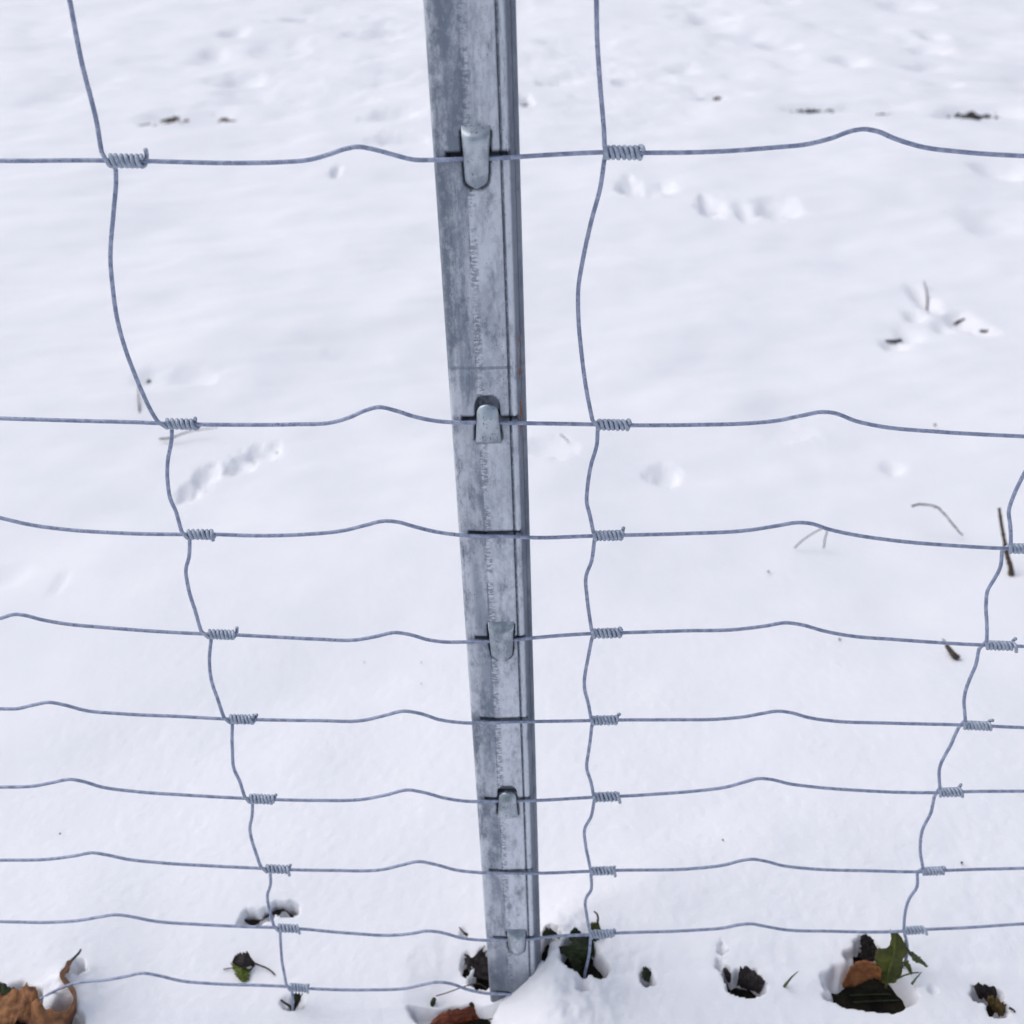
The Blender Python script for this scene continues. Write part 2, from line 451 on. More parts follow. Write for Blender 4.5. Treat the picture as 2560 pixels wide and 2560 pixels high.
def snow_h(x, y, pits=True):
    h = base_h(x, y)
    dist = np.hypot(x, y + 0.67)
    h = h + 0.036 * fbm(x * 1.3, y * 1.5, 3, 1) * smooth(0.2, 1.2, y)
    h = h + 0.015 * fbm(x * 3.2, y * 3.6, 3, 2) * smooth(0.0, 0.5, y + 0.15)
    # wind laid ripples
    h = h + 0.0060 * fbm(x * 3 + y * 2, y * 11 - x * 3, 3, 3) * smooth(0.4, 1.5, y)
    # the field beyond is trampled and lumpy
    far = smooth(2.6, 4.4, y)
    h = h + far * 0.020 * fbm(x * 1.6, y * 1.6, 3, 4) + far * 0.045 * np.minimum(0, fbm(x * 2.6, y * 2.4, 5, 6) + 0.05)
    h = h + 0.0014 * fbm(x * 24, y * 24, 4, 8) * (0.4 + 0.9 * smooth(0.02, 0.12, x) * (1 - smooth(0.05, 0.25, y))) * (1 - smooth(1.5, 3, y))
    h = h + 0.0006 * fbm(x * 110, y * 110, 3, 9) * (1 - smooth(0.3, 0.9, y))
    h = h + 0.015 * np.exp(-(((x + 0.452) / 0.024) ** 2 + ((y - 0.008) / 0.026) ** 2)) * (1 + 1.2 * fbm(x * 45, y * 45, 3, 15))
    hp = np.exp(-(((x - 0.045) / 0.06) ** 2 + ((y + 0.005) / 0.07) ** 2))
    h = h + hp * (0.007 * fbm(x * 38, y * 38, 3, 12) + 0.0042 * fbm(x * 130, y * 130, 3, 13))
    if pits:
        for cx, cy, a, bn, bf, dep, rg in PW:
            R_ = 1.9
            sel = (np.abs(x - cx) < a * R_) & (y > cy - bn * R_) & (y < cy + bf * R_)
            if not sel.any(): continue
            xs = x[sel]; ys = y[sel]
            dy = ys - cy
            d = np.hypot((xs - cx) / a, np.where(dy < 0, dy / bn, dy / bf))
            sc = 1.6 / max(a, 0.004)
            d = d * (1 + rg * 2.0 * (1.0 if cy < 0.6 else 0.7) * fbm(xs * sc, ys * sc, 3, cx * 10))
            ang = np.where(dy < 0, 1.0, 0.0)
            fall = (1 - smooth(0.55, 1.08, d)) if (dep > .045 and cy < 0.6) else (1 - smooth(0.05, 1.25, d)) * (0.52 if cy < 2.6 else 0.60)
            sharp = (1 - smooth(0.80, 1.04, d)) if cy < 0.6 else (1 - smooth(0.3, 1.2, d)) * (0.52 if cy < 2.6 else 0.60)
            h[sel] -= dep * np.where(dy < 0, sharp, fall)
    return h

def axis(parts):
    out = []
    for a, b, s0, s1 in parts:
        p = a; 
        L = b - a
        while p < b - 1e-9:
            out.append(p); f = (p - a) / L
            p += s0 + (s1 - s0) * f
    out.append(parts[-1][1])
    return np.array(out)
gx = axis([(-60, -4, 3.0, .15), (-4, -0.62, .06, .008), (-0.62, 0.62, .0019, .0019), (0.62, 4, .008, .06), (4, 60, .15, 3.0)])
gy = axis([(-30, -1.2, 2.0, .1), (-1.2, -0.09, .05, .003), (-0.09, 0.16, .0016, .0018), (0.16, 1.2, .0018, .008), (1.2, 8, .008, .05), (8, 120, .05, 4.0)])
XX, YY = np.meshgrid(gx, gy, indexing='ij')
ZZ = snow_h(XX.copy(), YY.copy())
snow = grid_mesh('snow_ground', np.stack([XX, YY, ZZ], -1), SNOW)
tag(snow, kind='structure')
sx = np.concatenate([np.linspace(-8, -0.9, 40), np.linspace(-0.8, 0.8, 400), np.linspace(0.9, 8, 40)]); sy = np.concatenate([np.linspace(-3, -0.35, 12), np.linspace(-0.3, 0.4, 180)])
sx = np.concatenate([[-60], sx, [60]]); sy = np.concatenate([[-30], sy, [1.0, 120]])
SX, SY = np.meshgrid(sx, sy, indexing='ij')
near = (1 - smooth(0.25, 0.4, SY))
SZ = base_h(SX, SY) - 0.027 + 0.006 * fbm(SX * 30, SY * 30, 3, 3) * near - 0.25 * (1 - near)
soil = grid_mesh('ground', np.stack([SX, SY, SZ], -1), SOIL)
tag(soil, kind='structure')

# ------------------------------------------------------------------ post
# tongues: (centre px at base, base py, tip px, tip py, half width px at base)
TONG = [((1189, 311), (1192, 469), 37, 0), ((1222, 1113), (1218, 1008), 33, 1), ((1252, 1552), (1255, 1648), 33, 3), ((1270, 2044), (1268, 1978), 26, 5), ((1291, 2321), (1292, 2384), 24, 7)]
tl = []
for b_, t_, hw, row in TONG:
    B = to_local(on_y(*b_)); T_ = to_local(on_y(*t_))
    h1 = abs(on_y(b_[0] + hw, b_[1])[0] - on_y(b_[0], b_[1])[0])
    tl.append((B, T_, h1, row))
h2 = W / 2
prof_u = np.array([0, .012, .035, .07, .36, .385, .40, .745, .76, .785, .80, .865, .90, .935, .945, .985, 1.0])
prof_w = np.array([9, 4.5, 2.6, 1.9, .45, .0, 0, 0, .25, 1.6, .3, .35, 1.8, 3.4, 4.6, 5.6, 9.0]) * 1e-3
FACE = 0.0016
us = np.unique(np.concatenate([np.linspace(0, 1, 92), prof_u]))
zs = np.unique(np.concatenate([np.arange(-0.12, 1.25, 0.0011)] + [np.arange(s_ - 0.004, s_ + 0.012, 0.0005) for s_ in slots]))
U, Zl = np.meshgrid(us, zs, indexing='ij')
Wd = np.interp(U, prof_u, prof_w) + FACE
Xl = (U - 0.5) * W
for i, s_ in enumerate(slots):
    m = smooth(.13, .17, U) * (1 - smooth(.855, .90, U))
    d = Zl - s_
    slot = smooth(-0.0016, -0.0008, d) * (1 - smooth(0.0030, 0.0040, d)) * m
    bulge = smooth(0.0035, 0.0045, d) * (1 - smooth(0.005, 0.028, d)) * m
    Wd = Wd + 0.0060 * slot - 0.0010 * bulge
def tongue_hw(b, h1, Lt):
    wv = h1 * (1 - 0.22 * b)
    b0 = 1 - 0.74 * h1 / Lt
    k = np.clip((b - b0) / (1 - b0), 0, 1)
    return wv * np.sqrt(np.clip(1 - k ** 2.3, 0, 1))
for (B, T_, h1, row) in tl:
    L = T_[1] - B[1]
    bb = (Zl - B[1]) / L
    cx = B[0] + (T_[0] - B[0]) * bb
    ext = (0.0016 if L < 0 else 0.0048) / abs(L)
    bb2 = np.clip(bb / (1 + ext * 1.2), 0, 1)
    hw = tongue_hw(bb2, h1, abs(L)) + 0.0013
    inside = (bb > 0.10) & (bb < 1 + ext * 1.2) & (np.abs(Xl - cx) < hw)
    Wd = np.where(inside, Wd + 0.010, Wd)
# small dings so the sheet is not perfectly flat
Wd = Wd + 0.0005 * fbm(Xl * 60, Zl * 25, 3, 11)
front = np.stack([Xl, Wd, Zl], -1)
# side and back returns
nz = len(zs)
def column(x, y): return np.stack([np.full(nz, x), np.full(nz, y), zs], -1)[None]
V = np.concatenate([column(-h2 + .004, 0.030), column(-h2, 0.030), front, column(h2, 0.030), column(h2 - .004, 0.030)], 0)
post_root = empty('fence_post', ORG)
post_root.rotation_euler = (0, lean, 0)
tag(post_root, 'galvanised steel fence post with pressed wire hooks standing in the snow', 'fence post')
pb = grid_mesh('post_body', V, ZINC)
sol = pb.modifiers.new('sol', 'SOLIDIFY'); sol.thickness = 0.0015; sol.offset = 0 
pb.parent = post_root
for k, (B, T_, h1, row) in enumerate(tl):
    na, nb = 25, 40
    OUT = []; INN = []
    for j in range(nb + 1):
        b = j / nb
        b_ = 1 - (1 - b) ** 1.9
        hw = float(tongue_hw(np.array(b_), h1, abs(T_[1] - B[1]))) if j < nb else h1 * 0.06
        hw = max(hw, h1 * 0.06)
        o = 0.0082 * float(smooth(-0.02, 0.20, b_)) * (1 - 0.50 * float(smooth(0.66, 1.03, b_)))
        ro = []; ri = []
        for i in range(na + 1):
            a = -1 + 2 * i / na
            x = B[0] + (T_[0] - B[0]) * b_ + hw * a
            z = B[1] + (T_[1] - B[1]) * b_
            edge = 0.48 * o * abs(a) ** 2.6 * min(1, b_ * 5)
            dent = 0.0007 * math.exp(-((a / 0.13) ** 2 + ((b_ - 0.62) / 0.10) ** 2))
            yv = FACE - o + edge + dent
            if j == 0: yv = FACE + 0.0002
            ro.append((x, yv - 0.0002, z)); ri.append((x * 0.97 + 0.03 * (B[0] + (T_[0] - B[0]) * b_), yv + 0.0014, z))
        OUT.append(ro); INN.append(ri)
    Vv = [p for r_ in OUT for p in r_] + [p for r_ in INN for p in r_]
    n1_ = na + 1; off = (nb + 1) * n1_
    Fc = []
    flip = T_[1] > B[1]
    for j in range(nb):
        for i in range(na):
            q = (j*n1_+i, j*n1_+i+1, (j+1)*n1_+i+1, (j+1)*n1_+i)
            Fc.append(q if flip else q[::-1]); q2 = tuple(v + off for v in q); Fc.append(q2[::-1] if flip else q2)
        for e in (0, na):
            q = (j*n1_+e, (j+1)*n1_+e, (j+1)*n1_+e+off, j*n1_+e+off)
            Fc.append(q if (e == 0) == flip else q[::-1])
    for i in range(na):
        q = (nb*n1_+i, nb*n1_+i+1, nb*n1_+i+1+off, nb*n1_+i+off)
        Fc.append(q if not flip else q[::-1])
    t = link('wire_hook', Vv, Fc, ZTONG)
    t.parent = post_root

# ------------------------------------------------------------------ wire mesh
fence = empty('wire_fence', on_y(1300, 2486))
tag(fence, 'galvanised knotted wire mesh fence stretched across the post', 'wire fence')
RW = 0.00140
rows = [
 [(-160,400),(0,402),(252,401),(371,403),(596,407.5),(696,405.5),(775,399),(822,386),(868,371),(894,367),(928,372),(974,384),(1034,399),(1087,400),(1153,397.5),(1230,396),(1297,392),(1393,386),(1505,381),(1605,382),(1810,378),(1943,368),(2015,361),(2075,346.5),(2135,326),(2158,323),(2188,327),(2241,348),(2300,366),(2406,380),(2560,390),(2720,396)],
 [(-160,1040),(0,1046),(199,1052),(371,1057),(411,1059),(490,1061),(596,1062),(729,1061),(835,1055),(875,1043),(914,1026),(947,1018),(987,1026),(1034,1041),(1087,1052),(1140,1056),(1186,1056),(1280,1057.5),(1479,1061),(1565,1063),(1744,1062),(1876,1058),(1943,1051.5),(2009,1038),(2055,1030),(2082,1032),(2141,1053),(2208,1067),(2340,1079),(2560,1091),(2720,1097)],
 [(-120,1262),(0,1294.5),(66,1310),(166,1324),(265,1331),(364,1335),(464,1336),(537,1336),(629,1339),(762,1336),(861,1326),(914,1313),(961,1302.5),(994,1305),(1034,1316),(1087,1329),(1153,1338),(1280,1341),(1320,1343.6),(1479,1340),(1558,1338),(1711,1334),(1876,1325),(1943,1314.5),(1996,1306.5),(2022,1308),(2075,1324),(2141,1338),(2241,1352),(2406,1365.5),(2512,1371),(2560,1372),(2720,1374)],
 [(-120,1560),(0,1546),(40,1536),(60,1538),(99,1548),(152,1558),(265,1569),(398,1579),(517,1585),(590,1587.5),(696,1593),(795,1598),(888,1600),(941,1591),(987,1581.5),(1020,1585.5),(1073,1600),(1113,1605),(1160,1605),(1226,1603),(1280,1600),(1330,1595),(1479,1584),(1552,1582),(1711,1577),(1843,1573.5),(1909,1565.6),(1969,1557),(2002,1561.6),(2062,1578),(2121,1589),(2241,1599),(2353,1607),(2459,1612.6),(2560,1616),(2720,1619)],
 [(-120,1774),(0,1772),(40,1772),(86,1762),(123,1756),(159,1762),(212,1776),(298,1784),(464,1792),(570,1797.5),(636,1799),(795,1801.5),(908,1801),(961,1789),(1010,1778),(1047,1783),(1100,1799.5),(1140,1805.5),(1280,1804.5),(1479,1801.5),(1545,1800),(1677,1799.5),(1810,1797),(1863,1791.5),(1909,1783),(1943,1778),(1976,1781.6),(2022,1794),(2088,1803),(2208,1807.5),(2393,1812),(2560,1819),(2720,1824)],
 [(-120,1970),(0,1968),(86,1965),(133,1956),(176,1948.5),(205,1953),(252,1967),(331,1978),(464,1987.6),(616,1996),(689,1999),(795,2001),(914,1997.5),(967,1987),(1020,1975),(1054,1980),(1113,1995.5),(1166,2003),(1193,2004),(1242,2003),(1345,2001),(1479,1993.5),(1545,1991),(1644,1985),(1744,1977),(1823,1966),(1863,1954.5),(1896,1946.5),(1923,1948),(1976,1960),(2022,1966),(2141,1975.7),(2340,1981.6),(2420,1979),(2560,1978),(2720,1976)],
 [(-120,2152),(0,2150.6),(133,2147),(192,2138.7),(232,2132),(265,2137),(318,2148),(398,2156.6),(530,2165),(656,2171),(722,2174),(828,2176),(961,2173),(1007,2162),(1047,2154),(1087,2161),(1140,2175),(1193,2181),(1270,2182.5),(1345,2183),(1479,2178),(1538,2176),(1744,2170.5),(1810,2162.5),(1856,2151),(1880,2148),(1909,2152),(1956,2164),(2009,2170.5),(2174,2177),(2307,2179),(2366,2176),(2560,2170.5),(2720,2166)],
 [(-120,2303),(0,2304),(133,2305.6),(199,2301),(252,2292),(288,2287),(325,2291),(378,2301.7),(497,2311),(596,2316),(689,2319),(749,2322),(861,2332),(994,2337.5),(1034,2333),(1067,2327.5),(1093,2329.5),(1160,2346),(1219,2351),(1260,2350),(1318,2348),(1398,2340),(1469,2337),(1536,2333),(1744,2325),(1810,2319.6),(1850,2311.6),(1876,2309.6),(1909,2315),(1956,2323.6),(2075,2328),(2234,2329),(2307,2324),(2406,2319.6),(2560,2309.6),(2720,2304)],
 [(-120,2570),(0,2540),(100,2498),(150,2471),(189,2457.6),(265,2450),(311,2442),(358,2433),(391,2438),(451,2452),(530,2459),(709,2466),(769,2471),(928,2474.6),(1014,2471),(1060,2461),(1093,2455.5),(1127,2459),(1166,2473),(1213,2483),(1280,2485),(1310,2487),(1480,2488),(1700,2484),(1850,2470),(2000,2480),(2110,2479),(2205,2474),(2300,2472),(2560,2468),(2720,2466)],
]
# px step so the curves stay smooth; knots bend the wire hardly at all
for i, r_ in enumerate(rows):
    P = np.array([on_y(x, y) for x, y in r_])
    Pm = catmull(P, 7)
    rs = np.random.RandomState(i)
    Pm[:, 1] += 0.0
    v, f = tube_geo(Pm, RW, 12)
    o = link('line_wire', v, f, ZWIRE, fence)

def row_at(i, x):
    P = np.array([on_y(a, b) for a, b in rows[i]])
    return np.array([x, 0, np.interp(x, P[:, 0], P[:, 2])])

# vertical stays: per column a list of (row index at the lower end or None, points)
cols = [
 dict(label='left stay wire', segs=[
  (0,[(150,-90),(174,0),(189,80),(205,159),(229,252),(245,318),(258,378)]),
  (1,[(286,428),(288,464),(284,530),(278,596),(276,640),(282,720),(292,792),(311,865),(338,938),(371,1011),(396,1048)]),
  (2,[(427,1078),(427,1104),(419,1157),(419,1203),(427,1250),(441,1280),(456,1322)]),
  (3,[(472,1352),(472,1393),(465,1422.5),(470,1465.6),(490,1532),(505,1572)]),
  (4,[(526,1600),(523.5,1651),(528,1697.5),(543,1744),(562,1788)]),
  (5,[(579,1812),(581,1876),(584.5,1920),(603,1960),(613,1985)]),
  (6,[(630,2013),(629.6,2042.6),(625,2066),(633,2112),(653,2160)]),
  (7,[(674,2186),(676,2211.6),(669,2235),(675,2278),(686,2308)]),
  (8,[(699,2330),(702.5,2370.6),(706,2410),(717,2455)]),
  (None,[(729,2482),(731,2500),(732,2545)])],
  knots=[(268,362),(410,490),(464,533),(517,587),(570,636),(620,685),(662,722),(692,747),(722,768)]),
 dict(label='middle stay wire', segs=[
  (0,[(1489,-90),(1491,0),(1493,99),(1502,232),(1509,318),(1510.6,365)]),
  (1,[(1512,402),(1502,464),(1479,550),(1459,640),(1446,720),(1446,792),(1454,885),(1465.5,971),(1480,1045)]),
  (2,[(1495,1080),(1493,1110.5),(1479,1157),(1469,1216.5),(1467,1256),(1475,1289),(1483,1326)]),
  (3,[(1487,1355),(1479,1402.6),(1465.5,1439),(1467.5,1492),(1478,1568)]),
  (4,[(1481,1600),(1469,1651),(1461,1717),(1472,1764),(1477,1790)]),
  (5,[(1481,1816),(1472,1876),(1467,1920),(1479,1960),(1483,1982)]),
  (6,[(1486,2008),(1479,2039),(1462,2072),(1464,2112),(1476,2168)]),
  (7,[(1478,2192),(1477.5,2225),(1465.5,2245),(1467.5,2291),(1474,2325)]),
  (None,[(1477,2350),(1472,2390.5),(1462,2437),(1459,2467),(1458,2510)])],
  knots=[(1511,1602),(1490,1572),(1484,1557),(1480,1551),(1479,1545),(1484,1545),(1478,1535),(1475,1535)]),
 dict(label='right stay wire', segs=[
  (2,[(2610,1095),(2585,1140),(2552,1200),(2534,1239),(2522,1278),(2525,1311),(2523,1355)]),
  (3,[(2509,1382),(2503,1415),(2485,1448.5),(2470,1474),(2465,1510.6),(2466.5,1562),(2463,1598)]),
  (4,[(2451,1628),(2441,1661),(2431,1682),(2413,1730.6),(2410,1797)]),
  (5,[(2399,1826),(2373,1870),(2350,1916),(2347,1940),(2347,1966)]),
  (6,[(2339,1996),(2327,2032.6),(2307,2072),(2300.5,2119),(2305,2166)]),
  (7,[(2296,2186),(2292,2218),(2274,2245),(2261,2291),(2257,2315)]),
  (None,[(2263,2338),(2268,2360),(2264,2400),(2240,2440),(2214,2480),(2210,2540)])],
  knots={2:(2520,2602),3:(2462,2535),4:(2406,2475),5:(2345,2405),6:(2303,2358),7:(2257,2310)}),
]
RC = 2 * RW * 0.98       # helix radius round the line wire
def front_pts(pts, off):
    return np.array([on_y(x, y) + np.array([0, off, 0]) for x, y in pts])
kn = 0
for c in cols:
    kd = c['knots'] if isinstance(c['knots'], dict) else dict(enumerate(c['knots']))
    geos = []
    for bottom, pts in c['segs']:
        P = front_pts(pts, 0.0)
        # run in front of the wire at the lower end, behind it at the upper end
        n = len(P)
        if bottom is not None:
            kx = on_y(kd[bottom][0], rows[bottom][0][1])[0]
        Pm = catmull(P, 8)
        s_ = np.cumsum(np.r_[0, np.linalg.norm(np.diff(Pm, axis=0), axis=1)])
        L = s_[-1]
        start_off = RC if pts[0][1] > 0 and not (c is cols[2] and pts[0][0] == 2610) else 0.0
        end_off = -RC if bottom is not None else 0.0
        off = start_off * (1 - smooth(0, 0.02, s_)) + end_off * smooth(max(L - 0.02, 0), L, s_)
        Pm[:, 1] += off
        geos.append(tube_geo(Pm, RW, 12))
    stay = link('stay_wire', *merge(*geos), ZWIRE, fence)
    for ri, (xa, xb) in kd.items():
        rs = np.random.RandomState(100 + kn); kn += 1
        # line wire position here
        pyc = np.interp(xa, [p[0] for p in rows[ri]], [p[1] for p in rows[ri]])
        pye = np.interp(xb, [p[0] for p in rows[ri]], [p[1] for p in rows[ri]])
        A = on_y(xa, pyc); B = on_y(xb, pye)
        D = B - A; Lk = np.linalg.norm(D); D /= Lk
        Zv = np.array([-D[2], 0, D[0]])
        loose = 1.0 + (0.08 if ri in (0, 5) else 0.0)
        def helix(ph0, ph1, xf, rr, taper_end):
            n = max(12, int((ph1 - ph0) / (2 * math.pi) * 26))
            out = []
            for q in range(n + 1):
                t = q / n; ph = ph0 + (ph1 - ph0) * t
                r_ = rr * (1 + taper_end * max(0, (t - 0.90) / 0.10) ** 1.5)
                wob = 0.00022 * math.sin(ph * 1.7 + rs_w) 
                out.append(A + D * (xf(ph) + wob) + np.array([0, -r_ * math.cos(ph), 0]) + Zv * (-r_ * math.sin(ph)))
            return out
        rs_w = rs.rand() * 6
        turns = Lk / (4 * RW * (1.04 + 0.22 * rs.rand() ** 1.5))
        pit = Lk / turns
        up_seg = [s for s in c['segs'] if s[0] == ri]
        gk = []
        # strand from the stay above: arrives in front and winds on
        Pu = on_y(*up_seg[0][1][-1]) + np.array([0, -RC, 0])
        Hh = helix(0.35, 2 * math.pi * turns, lambda p: RW * 0.8 + pit * p / (2 * math.pi), RC * loose * rs.uniform(0.98, 1.10), rs.uniform(0.1, 1.3))
        lead = catmull([Pu, (Pu * 0.4 + Hh[0] * 0.6) + np.array([0, -0.0002, 0]), Hh[0]], 4)
        gk.append(tube_geo(np.vstack([lead[:-1], Hh]), RW * 0.985, 10))
        # strand from the stay below: arrives behind and winds between
        below = [s for k_, s in enumerate(c['segs']) if k_ > 0 and c['segs'][k_ - 1][0] == ri]
        if below:
            Pl = on_y(*below[0][1][0]) + np.array([0, RC, 0])
            Hh = helix(math.pi + 0.3, 2 * math.pi * turns + math.pi * rs.uniform(0.4, 1.0), lambda p: RW * 0.8 + pit * (p - math.pi) / (2 * math.pi), RC * loose, rs.uniform(0.0, 1.1))
            lead = catmull([Pl, (Pl * 0.5 + Hh[0] * 0.5), Hh[0]], 4)
            gk.append(tube_geo(np.vstack([lead[:-1], Hh]), RW * 0.985, 10))
        v, f = merge(*gk)
        kmesh = link('knot', v, f, ZCOIL, None)
        kmesh.parent = stay
        kmesh.location = (0, 0, 0)

# ------------------------------------------------------------------ leaves, twigs, debris
def patch(rails, nu=10, nv=6, rip=0.0008, seed=0, thick=0.0005, jag=0.0):
    """loft between rails of (px, py, height over snow) points: a thin curled surface"""
    C3 = [catmull([G(a, b, z) for a, b, z in r_], nu) for r_ in rails]
    n = min(len(c_) for c_ in C3)
    res = []
    for c_ in C3:
        t = np.linspace(0, len(c_) - 1, 60); i0 = np.floor(t).astype(int).clip(0, len(c_) - 2)
        res.append(c_[i0] + (c_[i0 + 1] - c_[i0]) * (t - i0)[:, None])
    res = np.array(res)                    # rails x 60 x 3
    Gd = np.array([catmull(res[:, k], nv) for k in range(60)])   # 60 x m x 3
    n, m = Gd.shape[:2]
    rs = np.random.RandomState(seed)
    I, J = np.meshgrid(np.arange(n), np.arange(m), indexing='ij')
    rn = fbm(I * 0.16 + seed, J * 0.4, 3, seed)
    Gd[:, :, 2] += rip * 2 * rn; Gd[:, :, 1] += rip * fbm(I * 0.2, J * 0.5 + seed, 2, seed + 1)
    if jag:
        for e, e2 in ((0, 1), (m - 1, m - 2)):
            d = Gd[:, e] - Gd[:, m // 2]
            Gd[:, e] += d * jag * (0.5 + vnoise(np.arange(n) * 0.33 + seed, np.full(n, seed * 1.7 + e)))[:, None] * 1.2
    nrm = np.cross(np.gradient(Gd, axis=0), np.gradient(Gd, axis=1)); nrm /= np.linalg.norm(nrm, axis=2)[:, :, None] + 1e-12
    T_ = Gd + nrm * thick / 2; Bm = Gd - nrm * thick / 2
    V = np.concatenate([T_.reshape(-1, 3), Bm.reshape(-1, 3)]); o = n * m
    idx = np.arange(o).reshape(n, m); Fc = []
    for i in range(n - 1):
        for j in range(m - 1):
            q = (idx[i, j], idx[i+1, j], idx[i+1, j+1], idx[i, j+1]); Fc.append(tuple(int(v) for v in q)); Fc.append(tuple(int(v) + o for v in q[::-1]))
    ring = [idx[i, 0] for i in range(n)] + [idx[n-1, j] for j in range(1, m)] + [idx[i, m-1] for i in range(n-2, -1, -1)] + [idx[0, j] for j in range(m-2, 0, -1)]
    for a, b in zip(ring, ring[1:] + ring[:1]): Fc.append((int(b), int(a), int(a) + o, int(b) + o))
    return V, Fc

def stick(pts, r0, r1, seed=0, rough=0.12, n=8, sides=8):
    P = catmull([G(a, b, z) for a, b, z in pts], n)
    rs = np.random.RandomState(seed); k = len(P)
    rad = np.linspace(r0, r1, k) * (1 + rough * (rs.rand(k) - 0.5) * 2)
    P = P + (rs.rand(k, 3) - 0.5) * r0 * rough * 2
    return tube_geo(P, rad, sides)

def single(name, geo, mat, label, cat, group=None, base=None):
    v, f = geo
    loc = np.mean(np.array(v), axis=0) if base is None else base
    o = link(name, v, f, mat, None, loc=loc)
    return tag(o, label, cat, group)

def multi(name, label, cat, parts, group=None):
    allv = np.array([p for _, g_, _ in parts for p in g_[0]])
    loc = np.array([allv[:, 0].mean(), allv[:, 1].mean(), allv[:, 2].min()])
    e = empty(name, loc)
    tag(e, label, cat, group)
    for nm, g_, mt in parts:
        o = link(nm, g_[0], g_[1], mt, None, loc=loc)
        o.parent = e; o.location = (0, 0, 0)
    return e

def lump(px, py, dz, rx, ry, rz, seed=0, amp=0.25, n=28, freq=1.6):
    c = G(px, py, dz); V = []; Fc = []
    m = n // 2
    for j in range(m + 1):
        th = math.pi * j / m
        for i in range(n):
            ph = 2 * math.pi * i / n
            d = np.array([math.sin(th) * math.cos(ph), math.sin(th) * math.sin(ph), math.cos(th)])
            k = 1 + amp * float(fbm(np.array(d[0] * freq + seed * 3.1 + d[2]), np.array(d[1] * freq - d[2] * freq + seed), 3, seed))
            V.append(c + d * np.array([rx, ry, rz]) * k)
    for j in range(m):
        for i in range(n):
            Fc.append((j*n+i, (j+1)*n+i, (j+1)*n+(i+1) % n, j*n+(i+1) % n))
    return V, Fc

# bottom left: curled oak leaf cupping a clump of snow
multi('oak_leaf', 'curled dry brown oak leaf wrapped round a mound of snow in the left corner', 'leaf', [
  ('blade', patch([
    [(168,2402,0.032),(158,2424,0.028),(152,2440,0.022),(162,2456,0.020),(178,2476,0.020),(184,2500,0.020),(172,2522,0.018),(148,2534,0.018),(118,2530,0.018),(100,2512,0.024),(94,2494,0.032)],
    [(174,2402,0.028),(165,2424,0.020),(162,2440,0.012),(172,2455,0.012),(186,2474,0.012),(191,2502,0.012),(181,2530,0.010),(152,2552,0.010),(112,2556,0.010),(92,2540,0.014),(86,2500,0.026)],
    [(180,2400,0.022),(172,2424,0.012),(172,2440,0.004),(184,2456,0.004),(190,2474,0.004),(192,2504,0.004),(186,2534,0.002),(156,2580,-0.002),(112,2590,-0.002),(88,2570,0.002),(80,2510,0.018)]], seed=3, rip=.0010, jag=.5), OAK),
  ('stem', stick([(172,2408,.018),(186,2394,.020),(196,2384,.022),(203,2373,.024)], .0016, .0011, 2), TWIG)])
multi('oak_leaf', 'flat speckled brown leaf lying under snow at the left picture edge', 'leaf', [
  ('blade', patch([
    [(-60,2500,.004),(0,2494,.006),(40,2486,.008),(62,2474,.010),(84,2484,.008),(96,2502,.004)],
    [(-60,2530,-.002),(0,2525,.000),(35,2520,.003),(60,2515,.005),(80,2525,.002),(94,2540,-.004)],
    [(-60,2570,-.008),(0,2556,-.006),(25,2552,-.004),(44,2546,-.002),(58,2545,-.004),(88,2570,-.010)]], seed=8, jag=.5, rip=.0016), OAK),
  ('stem', stick([(80,2500,.004),(92,2520,.002),(96,2545,-.002),(90,2570,-.006)], .0016, .0012, 5), RED)])
multi('ivy_leaf', 'dark green leaf behind the brown leaf in the left corner', 'leaf', [
  ('blade', patch([[(-50,2470,.010),(-10,2462,.012),(10,2466,.012),(38,2476,.008)],[(-50,2490,.004),(-10,2488,.006),(10,2490,.006),(34,2488,.004)],[(-50,2510,-.002),(-10,2504,.000),(8,2502,.000),(30,2496,.002)]], seed=11, jag=.4), DGREEN)])

# small dark leaf with a green leaflet and long stem
multi('withered_leaf', 'small blackish withered leaf with a yellow green leaflet and curved stem', 'leaf', [
  ('blade', patch([[(580,2408,.010),(592,2390,.014),(608,2385,.016),(622,2387,.014),(628,2396,.010)],[(582,2408,.008),(596,2400,.012),(612,2402,.013),(624,2402,.011),(636,2404,.008)],[(584,2410,.006),(600,2414,.008),(614,2416,.008),(630,2412,.006),(641,2410,.005)]], seed=21, jag=.5), BLACKB),
  ('leaflet', patch([[(585,2412,.006),(590,2424,.006),(594,2436,.005),(592,2443,.004)],[(600,2418,.006),(605,2430,.006),(607,2444,.004),(604,2453,.003)],[(612,2420,.005),(618,2430,.004),(618,2442,.003),(613,2454,.002)]], seed=22, jag=.7, rip=.0012), LGREEN),
  ('leaflet', patch([[(612,2418,.006),(622,2424,.005),(632,2416,.005)],[(614,2424,.003),(624,2428,.003),(638,2414,.003)]], seed=24, jag=.6), GREEN),
  ('stem', stick([(636,2408,.008),(648,2413,.006),(664,2419,.004),(677,2427,.003),(687,2437,.001)], .0010, .0008, 5), TWIG),
  ('stem', stick([(559,2424,.002),(572,2421,.003),(586,2419,.006)], .0006, .0007, 6), TWIG)])

